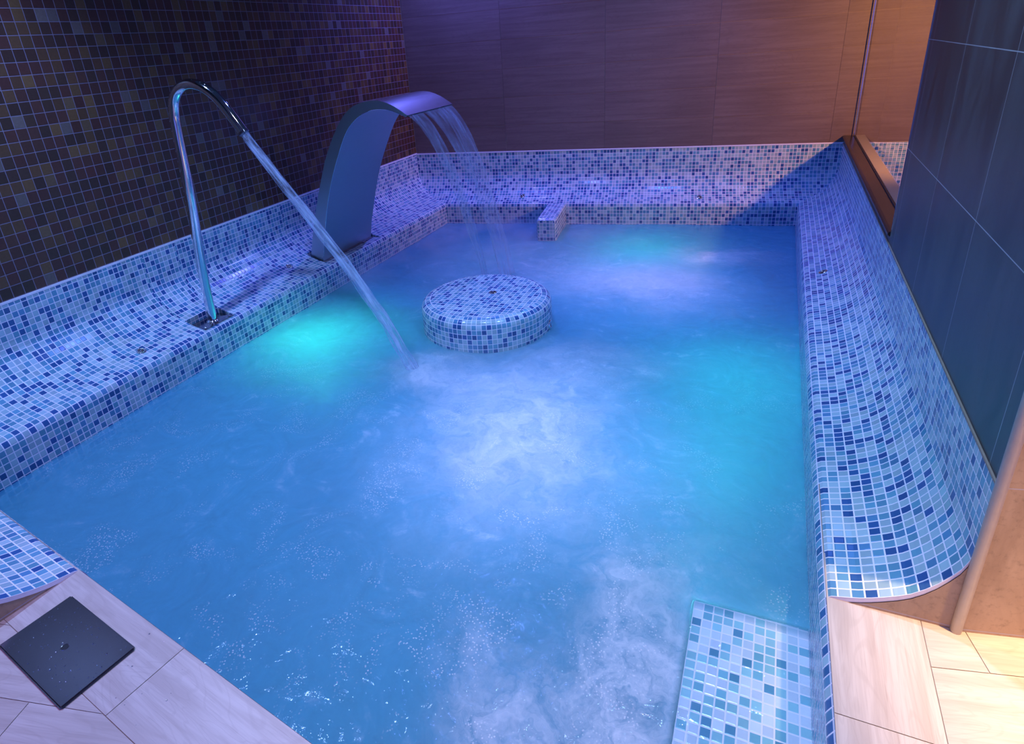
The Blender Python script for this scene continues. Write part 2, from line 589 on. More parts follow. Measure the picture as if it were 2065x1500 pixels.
# right wall: slab with the window opening beyond y = 2.92
bm = bmesh.new()
WT = 0.128
YJ, YE = 2.915, 5.60
E0, E1 = Vector((RW, 1.3035)), Vector((1.05, 1.431))
zs = 0.432


def uvq(bm, pts, axis='y', mi=0):
    return quad(bm, pts, [((p[1] if axis == 'y' else p[0]), p[2]) for p in pts], mi)


uvq(bm, [(RW, YJ, 0.0), (RW, E0.y, 0.0), (RW, E0.y, 2.62), (RW, YJ, 2.62)])               # pool face
uvq(bm, [(RW, YE, -0.2), (RW, YJ, -0.2), (RW, YJ, zs), (RW, YE, zs)])                       # under the window
L_ = (E1 - E0).length
quad(bm, [(E0.x, E0.y, 0), (E1.x, E1.y, 0), (E1.x, E1.y, 2.62), (E0.x, E0.y, 2.62)],
     [(1.90, 0), (1.90 + L_, 0), (1.90 + L_, 2.62), (1.90, 2.62)], 1)                            # wall end
uvq(bm, [(RW, YJ, zs), (RW + WT, YJ, zs), (RW + WT, YJ, 2.62), (RW, YJ, 2.62)], 'x')         # jamb
uvq(bm, [(RW + WT, YJ, -0.2), (RW + WT, YE, -0.2), (RW + WT, YE, zs), (RW + WT, YJ, zs)])
uvq(bm, [(RW + WT, YJ, -0.2), (RW + WT, YJ, 2.62), (RW + WT, 1.75, 2.62), (RW + WT, 1.75, -0.2)])
uvq(bm, [(RW + WT, 1.75, -0.2), (RW + WT, 1.75, 2.62), (1.05, 1.75, 2.62), (1.05, 1.75, -0.2)], 'x')
uvq(bm, [(1.05, 1.75, 0), (1.05, 1.75, 2.62), (1.05, 1.431, 2.62), (1.05, 1.431, 0)])
uvq(bm, [(RW, YJ, zs), (RW, YE, zs), (RW + WT, YE, zs), (RW + WT, YJ, zs)])
struct('wall_right', bm, [SLAB_SHADED, SLAB_LIT])

# window: sill, glass, edge strip
win = empty('window_1', (RW + 0.064, 4.2, zs))
tag(win, kind='structure')
yb = 5.445                                      # back wall at the sill
bm = bmesh.new()
pr = [(-0.004, 0.0), (-0.012, 0.006), (-0.013, 0.012), (-0.008, 0.019), (0.002, 0.021), (0.058, 0.020), (0.128, 0.019), (0.136, 0.012), (0.128, 0.0)]
for (x0, z0), (x1, z1) in zip(pr, pr[1:] + pr[:1]):
    quad(bm, [(RW + x0, YJ, zs + z0), (RW + x0, yb + 0.02, zs + z0), (RW + x1, yb + 0.02, zs + z1), (RW + x1, YJ, zs + z1)])
bm.faces.new([bm.verts.new((RW + x, YJ + 0.0005, zs + z)) for x, z in pr])
link('window_sill', bm, SILL, win)
bm = bmesh.new()
box(bm, RW + 0.071, RW + 0.133, YJ + 0.002, yb + 0.014, zs + 0.0195, zs + 0.0235)
o = link('outer_ledge', bm, LEDGE, win)
GX = RW + 0.062
t = NT('window_glass')
fr = fresnel_front(t, 1.45)
tr = t.n('ShaderNodeBsdfTransparent', ins={0: (0.96, 0.97, 0.95, 1)})
gl = t.n('ShaderNodeBsdfGlossy', ins={0: (1, 1, 1, 1), 'Roughness': 0.01})
mx = t.n('ShaderNodeMixShader', ins={0: fr, 1: tr.outputs[0], 2: gl.outputs[0]})
t.t.links.new(mx.outputs[0], t.out.inputs[0])
bm = bmesh.new()
box(bm, GX, GX + 0.008, YJ + 0.002, yb + 0.012, zs + 0.021, 2.6)
link('glass_pane', bm, t.m, win)
bm = bmesh.new()
box(bm, GX - 0.004, GX - 0.0005, yb + 0.004, yb + 0.012, zs + 0.021, 2.6)
link('edge_profile', bm, CHROME, win)
bm = bmesh.new()
box(bm, GX - 0.003, GX - 0.0005, YJ + 0.002, yb - 0.004, zs + 0.0195, zs + 0.0235)
link('glazing_seal', bm, BLACK, win)

# trims
bm = bmesh.new()
tube(bm, [(RW + 0.0035, 1.305, 0.0), (RW + 0.0035, 1.305, 2.62)], 0.0112, 16)
struct('trim_1', bm, TRIM, True)
bm = bmesh.new()
box(bm, RW - 0.0025, RW + 0.001, YJ - 0.003, YJ + 0.003, zs, 2.62)
struct('trim_2', bm, CHROME)
bm = bmesh.new()
box(bm, LW + 0.0005, LW + 0.005, 0.6, 5.0, 0.398, 0.408)
struct('trim_3', bm, GROUTM)
bm = bmesh.new()
box(bm, RW - 0.005, RW - 0.0005, 1.31, 5.44, 0.397, 0.402)
struct('trim_4', bm, GROUTB)
bm = bmesh.new()
P = [bw(-0.31, 0.396, 0.0025), bw(3.14, 0.396, 0.0025), bw(3.14, 0.396, 0.008), bw(-0.31, 0.396, 0.008)]
v = [bm.verts.new(p) for p in P] + [bm.verts.new((p[0], p[1], 0.405)) for p in P]
for f in ((0, 1, 2, 3), (7, 6, 5, 4), (0, 4, 5, 1), (1, 5, 6, 2), (2, 6, 7, 3), (3, 7, 4, 0)):
    bm.faces.new([v[i] for i in f])
struct('trim_5', bm, GROUTM)
# dark strip between the bench back and the sill is wall tile; ceiling
bm = bmesh.new()
box(bm, -3.1, 2.4, -1.6, 6.0, 2.62, 2.72)
struct('ceiling', bm, PLASTER)


bm = bmesh.new()
A0 = FRONT[0] + FRONT[2] * 0.301
A1 = A0 + FRONT[1] * 1.30
T_ = FRONT[2] * 0.12
W4 = [A0, A1, A1 + T_, A0 + T_]
for i in range(4):
    a, b = W4[i], W4[(i + 1) % 4]
    quad(bm, [(a.x, a.y, 0.0), (b.x, b.y, 0.0), (b.x, b.y, 2.62), (a.x, a.y, 2.62)], [(0, 0), ((b - a).length, 0), ((b - a).length, 2.62), (0, 2.62)])
bmesh.ops.recalc_face_normals(bm, faces=bm.faces)
struct('wall_front', bm, SLAB_SHADED)


def clip(poly, nx, ny, c):
    """keep the part of a convex polygon with nx*x + ny*y <= c"""
    out = []
    for i, a in enumerate(poly):
        b = poly[(i + 1) % len(poly)]
        da, db = nx * a[0] + ny * a[1] - c, nx * b[0] + ny * b[1] - c
        if da <= 0: out.append(a)
        if da * db < 0:
            k = da / (da - db)
            out.append((a[0] + (b[0] - a[0]) * k, a[1] + (b[1] - a[1]) * k))
    return out


# floor: planks bordering the pool edge, then a field laid askew
bm = bmesh.new()
FN = FRONT[2]                                   # points away from the pool at the front edge
ecorner = line_x(FRONT[0], fdir, Vector((RIGHT_X, 0)), Vector((0, 1)))
rnd = random.Random(11)


def plank(poly, ax, ay):
    if len(poly) < 3: return
    ar = 0
    for i in range(len(poly)):
        a, b = poly[i], poly[(i + 1) % len(poly)]
        ar += a[0] * b[1] - a[1] * b[0]
    if abs(ar) < 2e-4: return
    if ar < 0: poly = poly[::-1]
    cx_, cy_ = sum(p[0] for p in poly) / len(poly), sum(p[1] for p in poly) / len(poly)
    ou, ov = rnd.random() * 30, rnd.random() * 30
    # inset by the joint
    P = []
    m = len(poly)
    for i in range(m):
        a, b, c = Vector(poly[i - 1]), Vector(poly[i]), Vector(poly[(i + 1) % m])
        e1, e2 = (b - a).normalized(), (c - b).normalized()
        n1, n2 = Vector((-e1.y, e1.x)), Vector((-e2.y, e2.x))
        k = 1 + n1.dot(n2)
        P.append(b + (n1 + n2) * (0.0009 / max(k, 0.2)))
    quad(bm, [(p.x, p.y, 0.0) for p in P], [(ou + p.x * ax[0] + p.y * ax[1], ov + p.x * ay[0] + p.y * ay[1]) for p in P])


BW_ = 0.190
e0 = FRONT[0]


def fpt(s, o):
    q = e0 + fdir * s + FN * o
    return (q.x, q.y)


for a, b in ((-0.14, 0.500), (0.500, 1.30), (1.30, 2.10)):
    poly = [fpt(a, 0.0), fpt(b, 0.0), fpt(b, BW_), fpt(a, BW_)]
    poly = clip(poly, 1, 0, RIGHT_X)
    plank(poly, fdir, (-fdir.y, fdir.x))
for a, b in ((-0.6, 0.207), (0.207, 1.007), (1.007, 1.46)):
    plank([(RIGHT_X, a), (RIGHT_X + BW_, a), (RIGHT_X + BW_, b), (RIGHT_X, b)], (0, 1), (1, 0))
FA = math.radians(13.5)
fx, fy = Vector((math.cos(FA), math.sin(FA))), Vector((-math.sin(FA), math.cos(FA)))
org = Vector((RIGHT_X + BW_, 1.186))


def field(i, j, L0, L1, halfplanes, along):
    poly = [tuple(org + fx * a + fy * b) for a, b in ((i[0], j[0]), (i[1], j[0]), (i[1], j[1]), (i[0], j[1]))]
    for h in halfplanes:
        poly = clip(poly, *h)
        if len(poly) < 3: return
    plank(poly, tuple(fx) if along else tuple(fy), tuple(fy) if along else tuple(fx))


hp_r = [(-1, 0, -(RIGHT_X + BW_)), (0, 1, 1.62)]
nfo = FN.dot(e0) + BW_
hp_l = [(-FN.x, -FN.y, -nfo), (1, 0, RIGHT_X)]
hp_m = [(1, 0, RIGHT_X + BW_), (-1, 0, -RIGHT_X), (0, 1, -0.6)]
for row in range(-16, 4):
    sh = 0.11 + (0.41 if row % 2 else 0.0)
    for k in range(-6, 4):
        for hp in (hp_r, hp_l, hp_m):
            field((k * 0.82 + sh, (k + 1) * 0.82 + sh), (row * 0.172, (row + 1) * 0.172), 0, 0, hp, True)
# bed under the planks
quad(bm, [(-3.1, -1.6, -0.0015), (2.4, -1.6, -0.0015), (2.4, ecorner.y - 0.001, -0.0015), (ecorner.x, ecorner.y, -0.0015), (-3.1, e0.y + fdir.y * (-3.1 - e0.x) / fdir.x, -0.0015)], [(0, 0)] * 5, 1)
quad(bm, [(RIGHT_X, ecorner.y, -0.0015), (2.4, ecorner.y, -0.0015), (2.4, 1.75, -0.0015), (RIGHT_X, 1.75, -0.0015)], [(0, 0)] * 4, 1)
struct('floor', bm, [DECK, GROUTB])
# floor of the neighbouring room
bm = bmesh.new()
quad(bm, [(RW + WT, 1.75, 0.0), (2.4, 1.75, 0.0), (2.4, 5.7, 0.0), (RW + WT, 5.7, 0.0)], [(0, 0), (1.8, 0), (1.8, 4), (0, 4)])
struct('floor_2', bm, DECK)

# ------------------------------------------------------------------ pool basin with its built-in benches
pool = empty('pool_basin', (-1.2, 2.8, ZB), 'sunken pool basin lined with blue, teal and pale mosaic, curved benches round its rim', 'pool')
bm = sweep(FRONT, ('cut', 0.0), ('mitre', LEFTL))
# brown end panel of the front bench
N1 = (1.985, 2.265 - 0.0, 0.165)               # spout notch: y from, y to, depth
N1 = (2.062, 2.272, 0.150)
N2 = (3.135, 3.760, 0.200)                      # waterfall notch
o_front = link('bench', bm, MOSAIC, pool)
o_front['label'] = 'short curved mosaic bench end beside the steel lid'


def end_panel(side, dist, parent, mats):
    p, d, n, dep = side
    pr_ = [(0.0, -0.001)] + [(o, z) for o, z in profile(dep) if o > 0.001]
    bm = bmesh.new()
    for (o0, z0), (o1, z1) in zip(pr_, pr_[1:]):
        for lo, hi, dd, mi in ((0.014, 0.0, 0.0005, 0), (9, 0.014, -0.0015, 1)):
            A, B = p + n * o0 + d * (dist - dd), p + n * o1 + d * (dist - dd)
            b0, b1 = max(-0.001, z0 - lo), max(-0.001, z1 - lo)
            t0, t1 = max(b0, z0 - hi), max(b1, z1 - hi)
            if t0 - b0 < 1e-5 and t1 - b1 < 1e-5: continue
            quad(bm, [(A.x, A.y, b0), (B.x, B.y, b1), (B.x, B.y, t1), (A.x, A.y, t0)],
                 [(1.9 + o0, b0), (1.9 + o1, b1), (1.9 + o1, t1), (1.9 + o0, t0)], mi)
    return link('side_panel', bm, mats, parent)


sp = end_panel(FRONT, 0.0, o_front, [GROUTM, SLAB_LIT])
yoff = LEFTL[0].y
bm = sweep(LEFTL, ('mitre', FRONT), ('cut', N1[0] - yoff))
sweep(LEFTL, ('cut', N1[0] - yoff), ('cut', N1[1] - yoff), notch_prof(LEFTL[3], N1[2]), bm=bm)
sweep(LEFTL, ('cut', N1[1] - yoff), ('cut', N2[0] - yoff), bm=bm)
sweep(LEFTL, ('cut', N2[0] - yoff), ('cut', N2[1] - yoff), notch_prof(LEFTL[3], N2[2]), bm=bm)
sweep(LEFTL, ('cut', N2[1] - yoff), ('mitre', BACKL), bm=bm)
for y, a in ((N1[0], N1[2]), (N1[1], N1[2]), (N2[0], N2[2]), (N2[1], N2[2])):
    cheek(bm, LEFTL, y - yoff, a)
o_left = link('bench', bm, MOSAIC, pool)
bm = sweep(BACKL, ('mitre', LEFTL), ('mitre', RIGHTL))
o_back = link('bench', bm, MOSAIC, pool)
bm = sweep(RIGHTL, ('mitre', BACKL), ('cut', 0.0))
# the plain pool wall continues along the dry floor towards the front edge
a_, b_ = 1.3095, ecorner.y
pw = [(ZB, -0.012 - ZB), (-0.0005, 0)]
vv = arcs(profile(0.25))
uu = lambda y: 1.3095 - y
rows_ = [(-CH, ZB), (-CH, -0.030), (-0.0095, -0.0215), (-0.0055, -0.0120), (-0.0005, -0.0005)]
vr = arcs([rows_[0], rows_[0]] + rows_[1:])[1:]
for (o0, z0), (o1, z1), v0_, v1_ in zip(rows_, rows_[1:], vr, vr[1:]):
    quad(bm, [(RIGHT_X + o0, a_, z0), (RIGHT_X + o0, b_, z0), (RIGHT_X + o1, b_, z1), (RIGHT_X + o1, a_, z1)],
         [(uu(a_), v0_), (uu(b_), v0_), (uu(b_), v1_), (uu(a_), v1_)])
o_right = link('bench', bm, MOSAIC, pool)
end_panel(RIGHTL, 0.0, o_right, [GROUTM, SLAB_LIT])
# front wall under the deck edge and bottom
bm = bmesh.new()
A, B = FRONT[0], ecorner
quad(bm, [(B.x, B.y, ZB), (A.x, A.y, ZB), (A.x, A.y, -0.0005), (B.x, B.y, -0.0005)],
     [(0, ZB), ((A - B).length, ZB), ((A - B).length, 0), (0, 0)])
link('pool_wall', bm, MOSAIC, pool)
bm = bmesh.new()
crn = [line_x(FRONT[0], fdir, LEFTL[0], LEFTL[1]), ecorner, line_x(RIGHTL[0], RIGHTL[1], BACKL[0], bdir), line_x(LEFTL[0], LEFTL[1], BACKL[0], bdir)]
quad(bm, [(c.x, c.y, ZB) for c in crn], [(c.x, c.y) for c in crn])
link('pool_bottom', bm, MOSAIC, pool)

# submerged entry step
bm = bmesh.new()
st = [(-0.072, 0.49), (RIGHT_X - 0.001, 0.45), (RIGHT_X - 0.001, 1.386), (-0.072, 1.380)]
zt = -0.206
quad(bm, [(x, y, zt) for x, y in st], [(x + 0.072, y - 1.38) for x, y in st])
for i in range(4):
    a, b = st[i], st[(i + 1) % 4]
    l = math.hypot(b[0] - a[0], b[1] - a[1])
    quad(bm, [(a[0], a[1], ZB), (b[0], b[1], ZB), (b[0], b[1], zt), (a[0], a[1], zt)], [(0, ZB - zt), (l, ZB - zt), (l, 0), (0, 0)])
stp = link('entry_step', bm, MOSAIC_STEP_LIT, None, origin=(0.08, 0.9, ZB))
tag(stp, 'mosaic entry step just under the water in the near right corner', 'step')

# ------------------------------------------------------------------ mosaic stool in the middle
SCN = (-1.37, 2.90, 0.0)
stool = empty('pool_stool', (SCN[0], SCN[1], ZB), 'round mosaic stool standing in the middle of the pool', 'stool')
RI, RO = 0.310, 0.362
bm = bmesh.new()
lathe(bm, [(0, 0), (RI - 0.001, 0)], SCN, 72)
L = bm.loops.layers.uv.verify()
for f in bm.faces:
    for l in f.loops:
        l[L].uv = (l.vert.co.x + 0.007, l.vert.co.y)
link('seat', bm, MOSAIC_STOOL, stool)
pr = [(RI, 0.0)]
for k in range(1, 9):
    a = k / 8 * PI / 2
    pr.append((RI + (RO - RI) * math.sin(a), -0.052 * (1 - math.cos(a))))
pr += [(RO, -0.2), (RO, ZB)]
va = [0.0]
for a, b in zip(pr, pr[1:]): va.append(va[-1] - math.hypot(b[0] - a[0], b[1] - a[1]))
bm = bmesh.new()
lathe(bm, pr, SCN, 88, (0.0262 * 87, va))
bmesh.ops.reverse_faces(bm, faces=bm.faces)
link('side', bm, MOSAIC_STOOL, stool, True)
bm = bmesh.new()
lathe(bm, [(RI - 0.0016, 0.0004), (RI + 0.0012, 0.0006)], SCN, 88)
link('grout_ring', bm, GROUTM, stool)

# ------------------------------------------------------------------ mosaic divider block at the back edge
bx, wd, ln, ztp, rr = -1.612, 0.156, 0.50, 0.0, 0.022
c0 = BACKL[0] + bdir * ((bx + 2.6) / bdir.x)
BNo = BACKL[2]
bm = bmesh.new()
ring_prof = [(-wd / 2, ZB), (-wd / 2, ztp - rr)]
for k in range(1, 6):
    a = PI - k / 5 * PI / 2
    ring_prof.append((-wd / 2 + rr + rr * math.cos(a), ztp - rr + rr * math.sin(a)))
for k in range(0, 6):
    a = PI / 2 - k / 5 * PI / 2
    ring_prof.append((wd / 2 - rr + rr * math.cos(a), ztp - rr + rr * math.sin(a)))
ring_prof.append((wd / 2, ZB))


def bl(s, dpt, z):
    q = c0 + bdir * s - BNo * dpt
    return (q.x, q.y, z)


va = [0.0]
for a, b in zip(ring_prof, ring_prof[1:]): va.append(va[-1] + math.hypot(b[0] - a[0], b[1] - a[1]))
cut = 0.018
for i in range(len(ring_prof) - 1):
    (a, za), (b, zb) = ring_prof[i], ring_prof[i + 1]
    quad(bm, [bl(a, 0, za), bl(a, ln - cut, za), bl(b, ln - cut, zb), bl(b, 0, zb)],
         [(0, va[i]), (ln - cut, va[i]), (ln - cut, va[i + 1]), (0, va[i + 1])])
    # chamfer row to the front face
    fa, fb = (a * 0.86, za - (0.012 if za > -0.03 else 0)), (b * 0.86, zb - (0.012 if zb > -0.03 else 0))
    quad(bm, [bl(a, ln - cut, za), bl(fa[0], ln, fa[1]), bl(fb[0], ln, fb[1]), bl(b, ln - cut, zb)],
         [(ln - cut, va[i]), (ln + 0.008, va[i]), (ln + 0.008, va[i + 1]), (ln - cut, va[i + 1])])
fr_ = [(a * 0.86, za - (0.012 if za > -0.03 else 0)) for a, za in ring_prof]
quad(bm, [bl(a, ln, z) for a, z in fr_], [(a + 0.078, z + 0.034) for a, z in fr_])
bmesh.ops.recalc_face_normals(bm, faces=bm.faces)
o = link('divider_block', bm, MOSAIC, None, origin=(c0.x, c0.y - 0.2, ZB))
tag(o, 'small mosaic divider block jutting into the pool from the back bench', 'divider')


# ------------------------------------------------------------------ massage jets and air buttons
def jet(loc, nrm, label, r=0.024):
    o = empty('massage_jet', loc, label, 'jet nozzle', 'chrome jet nozzles round the pool')
    q = Vector(nrm).to_track_quat('Z', 'Y').to_matrix().to_4x4()
    M = Matrix.Translation(loc) @ q
    bm = bmesh.new()
    lathe(bm, [(r, -0.004), (r, 0.002), (r * 0.93, 0.005), (r * 0.72, 0.0065), (r * 0.58, 0.005), (r * 0.55, 0.0005)], (0, 0, 0), 28)
    bmesh.ops.transform(bm, matrix=M, verts=bm.verts)
    link('flange', bm, CHROME, o, True)
    bm = bmesh.new()
    lathe(bm, [(r * 0.57, 0.001), (r * 0.34, 0.001), (r * 0.30, 0.0045), (r * 0.2, 0.006), (0, 0.0065)], (0, 0, 0), 20)
    bmesh.ops.transform(bm, matrix=M, verts=bm.verts)
    link('nozzle', bm, PLATE, o, True)
    return o


def on_bench(side, pt, label):
    p, d, n, dep = side
    off = (Vector(pt) - p).dot(n)
    s = off / dep
    z = prof_z(s)
    dz = (prof_z(s + 0.03) - prof_z(s - 0.03)) / (0.06 * dep)
    nr = Vector((-n.x * dz, -n.y * dz, 1)).normalized()
    jet((pt[0], pt[1], z), nr, label)


on_bench(LEFTL, (-2.700, 1.750), 'chrome jet nozzle in the left bench, nearer than the pipe spout')
on_bench(LEFTL, (-2.768, 2.922), 'chrome jet nozzle in the left bench just before the steel waterfall arch')
on_bench(RIGHTL, (0.311, 3.570), 'chrome jet nozzle in the right bench')
on_bench(BACKL, (-1.936, 4.990), 'chrome jet nozzle in the back bench, left of the mosaic divider block')
on_bench(BACKL, (-0.497, 5.170), 'chrome jet nozzle in the back bench, right of the mosaic divider block')
jet((SCN[0] + 0.03, SCN[1] + 0.03, 0.0), (0, 0, 1), 'chrome jet nozzle in the centre of the round stool top', 0.022)
nb = -Vector((BNo.x, BNo.y, 0))
jet((-0.159, 5.1488, -0.166), nb, 'chrome jet at the waterline of the back side, left one of the pair', 0.030)
jet((0.080, 5.183, -0.166), nb, 'chrome jet at the waterline of the back side, right one nearest the corner', 0.030)
jet((SCN[0] + RO * math.cos(0.06), SCN[1] + RO * math.sin(0.06), -0.150), (1, 0.06, 0), 'chrome jet at the waterline on the right side of the round stool', 0.026)

# ------------------------------------------------------------------ pipe spout
spout = empty('pipe_spout', (-2.669, 2.172, 0.0), 'tall chrome gooseneck pipe spout standing on the left bench', 'water spout')
path = [(-2.669, 2.172, 0.0), (-2.661, 2.173, 0.2), (-2.639, 2.175, 0.42), (-2.615, 2.178, 0.63), (-2.599, 2.180, 0.83), (-2.586, 2.181, 1.0), (-2.577, 2.182, 1.08),
        (-2.556, 2.185, 1.143), (-2.514, 2.189, 1.186), (-2.456, 2.196, 1.204), (-2.395, 2.203, 1.194), (-2.339, 2.210, 1.159), (-2.292, 2.215, 1.106), (-2.245, 2.220, 1.035), (-2.214, 2.224, 0.985)]
PR = 0.0245
bm = bmesh.new()
tube(bm, spline(path, 90), PR, 28, cap=False)
link('pipe', bm, CHROME, spout, True)
endp, endd = Vector(path[-1]), (Vector(path[-1]) - Vector(path[-2])).normalized()
bm = bmesh.new()
tube(bm, [endp - endd * 0.004, endp + endd * 0.006], [PR * 1.05, PR * 1.05], 28, cap=False)
tube(bm, [endp + endd * 0.006, endp + endd * 0.0061], [PR * 1.05, PR * 0.82], 28, cap=False)
tube(bm, [endp + endd * 0.006, endp - endd * 0.05], [PR * 0.82, PR * 0.82], 28, cap=False)
link('mouth_ring', bm, PLATE, spout, True)
bm = bmesh.new()
box(bm, LEFT_X - N1[2] + 0.006, LEFT_X - 0.014, N1[0] + 0.006, N1[1] - 0.006, 0.0002, 0.006)
bmesh.ops.bevel(bm, geom=bm.edges[:], offset=0.0012, segments=1, affect='EDGES')
link('base_plate', bm, PLATE, spout)
bm = bmesh.new()
lathe(bm, [(PR + 0.010, 0.006), (PR + 0.009, 0.009), (PR + 0.003, 0.012), (PR, 0.016)], path[0], 28)
link('weld_collar', bm, CHROME, spout, True)
for x, y in ((LEFT_X - 0.030, N1[1] - 0.022), (LEFT_X - 0.132, N1[1] - 0.022), (LEFT_X - 0.030, N1[0] + 0.022), (LEFT_X - 0.132, N1[0] + 0.022)):
    bm = bmesh.new()
    lathe(bm, [(0.0075, 0.006), (0.0075, 0.010), (0.005, 0.0125), (0, 0.013)], (x, y, 0), 12)
    link('bolt', bm, CHROME, spout, True)


def water_mat(name, alpha, col, streak=(6, 60, 6), rough=0.08, coord='UV'):
    """falling water: clear film with milky streaks"""
    t = NT(name)
    tc = t.n('ShaderNodeTexCoord')
    mp = t.n('ShaderNodeMapping')
    t.set(mp.inputs[0], tc.outputs[coord])
    mp.inputs['Scale'].default_value = streak
    nz = t.n('ShaderNodeTexNoise', ins={'Vector': mp.outputs[0], 'Scale': 1.0, 'Detail': 4.0, 'Roughness': 0.6})
    f = t.math('MULTIPLY', t.smooth(nz.outputs[0], 0.25, 0.8), alpha * 1.6, clamp=True)
    tr = t.n('ShaderNodeBsdfTransparent', ins={0: (0.97, 0.98, 1, 1)})
    df = t.n('ShaderNodeBsdfDiffuse', ins={0: C4(col)})
    tl = t.n('ShaderNodeBsdfTranslucent', ins={0: C4(col)})
    mdf = t.n('ShaderNodeMixShader', ins={0: 0.45, 1: df.outputs[0], 2: tl.outputs[0]})
    m1 = t.n('ShaderNodeMixShader', ins={0: f, 1: tr.outputs[0], 2: mdf.outputs[0]})
    bp = t.n('ShaderNodeBump', ins={'Strength': 0.6, 'Distance': 0.004, 'Height': nz.outputs[0]})
    gl = t.n('ShaderNodeBsdfGlossy', ins={0: (1, 1, 1, 1), 'Roughness': rough, 'Normal': bp.outputs[0]})
    fr = fresnel_front(t, 1.33, bp.outputs[0])
    m2 = t.n('ShaderNodeMixShader', ins={0: t.math('MULTIPLY', fr, 0.8), 1: m1.outputs[0], 2: gl.outputs[0]})
    t.t.links.new(m2.outputs[0], t.out.inputs[0])
    return t.m


STREAM = water_mat('aerated_water', 0.52, (0.72, 0.80, 0.95), (5, 9, 1))
SHEET = water_mat('water_film', 0.24, (0.80, 0.84, 0.92), (34, 2.0, 1))


def stream_mesh(pts, radii, seg=20):
    bm = bmesh.new()
    P = spline(pts, 60)
    RR = [radii[0] + (radii[1] - radii[0]) * i / 59 for i in range(60)]
    rg = random.Random(5)
    ph = [rg.random() * 6 for _ in range(8)]

    def wob(i, th):
        k = i / 59
        return k * (0.10 * math.sin(i * 0.55 + ph[0] + th) + 0.07 * math.sin(i * 1.15 + 2 * th + ph[1]) + 0.05 * math.sin(3 * th + i * 0.3 + ph[2]))
    rings = tube(bm, P, RR, seg, True, wob)
    L = bm.loops.layers.uv.verify()
    idx = {}
    for i, r in enumerate(rings):
        for k, v in enumerate(r): idx[v] = (i, k)
    for f in bm.faces:
        for l in f.loops:
            i, k = idx[l.vert]
            l[L].uv = (i / 59 * 1.6, abs(k - seg / 2) / seg)
    return bm


js = [tuple(endp + endd * 0.0), (-2.178, 2.228, 0.925), (-2.078, 2.239, 0.775), (-1.956, 2.253, 0.597), (-1.831, 2.267, 0.412), (-1.708, 2.281, 0.205), (-1.604, 2.293, 0.016), (-1.516, 2.302, -0.185)]
bm = stream_mesh(js, (0.019, 0.030))
o = link('water_jet', bm, STREAM, None, True, origin=tuple(endp))
tag(o, 'thick jet of water shooting from the pipe spout into the pool', 'water jet')

# ------------------------------------------------------------------ steel waterfall arch
Y0, Y1 = 3.150, 3.723
arch = empty('waterfall_arch', (-2.72, (Y0 + Y1) / 2, 0.0), 'wide curved stainless steel waterfall arch bending over the pool from the left bench', 'waterfall')
OUT = [(-2.786, 0.0), (-2.766, 0.060), (-2.716, 0.214), (-2.646, 0.400), (-2.589, 0.533), (-2.522, 0.678), (-2.464, 0.776), (-2.402, 0.865), (-2.345, 0.932), (-2.285, 0.980), (-2.221, 1.008), (-2.165, 1.020), (-2.095, 1.023), (-2.041, 1.014), (-1.981, 0.991), (-1.938, 0.966), (-1.895, 0.937)]
INN = [(-2.675, 0.0), (-2.660, 0.066), (-2.640, 0.150), (-2.604, 0.262), (-2.552, 0.419), (-2.488, 0.572), (-2.415, 0.711), (-2.356, 0.812), (-2.304, 0.878), (-2.237, 0.930), (-2.180, 0.958), (-2.115, 0.974), (-2.047, 0.974), (-2.000, 0.966), (-1.950, 0.948), (-1.902, 0.929)]
NS = 60
po = spline([(x, 0, z) for x, z in OUT], NS)
pi_ = spline([(x, 0, z) for x, z in INN], NS)


def strip(pts, y0, y1):
    bm = bmesh.new()
    L = bm.loops.layers.uv.verify()
    for i in range(len(pts) - 1):
        a, b = pts[i], pts[i + 1]
        quad(bm, [(a.x, y0, a.z), (a.x, y1, a.z), (b.x, y1, b.z), (b.x, y0, b.z)])
    bmesh.ops.remove_doubles(bm, verts=bm.verts, dist=1e-5)
    return bm


link('back_panel', strip(po, Y0, Y1), BRUSHED, arch, True)
link('front_panel', strip(pi_, Y0, Y1), SATIN, arch, True)
for y, sg in ((Y0, 1), (Y1, -1)):
    bm = bmesh.new()
    for i in range(NS - 1):
        quad(bm, [(po[i].x, y, po[i].z), (pi_[i].x, y, pi_[i].z), (pi_[i + 1].x, y, pi_[i + 1].z), (po[i + 1].x, y, po[i + 1].z)])
    bmesh.ops.remove_doubles(bm, verts=bm.verts, dist=1e-5)
    link('side_plate', bm, SATIN, arch)
bm = bmesh.new()
for i in range(NS - 1):
    for q in (po, pi_):
        pass
tube(bm, [(p.x, Y0 - 0.0005, p.z) for p in pi_], 0.0016, 8)
link('weld_seam', bm, CHROME, arch)
bm = bmesh.new()
box(bm, LEFT_X - N2[2] + 0.002, -2.668, N2[0] + 0.004, N2[1] - 0.02, 0.0002, 0.012)
link('base_plate', bm, PLATE, arch)
bm = bmesh.new()
quad(bm, [(-1.8965, Y0 + 0.004, 0.9365), (-1.8965, Y1 - 0.004, 0.9365), (-1.903, Y1 - 0.004, 0.9292), (-1.903, Y0 + 0.004, 0.9292)])
link('mouth_slot', bm, BLACK, arch)

TRJ = [(-1.899, 0.933), (-1.872, 0.905), (-1.837, 0.862), (-1.803, 0.806), (-1.772, 0.744), (-1.744, 0.676), (-1.695, 0.545), (-1.658, 0.413), (-1.624, 0.290), (-1.594, 0.165), (-1.566, 0.04), (-1.528, -0.185)]


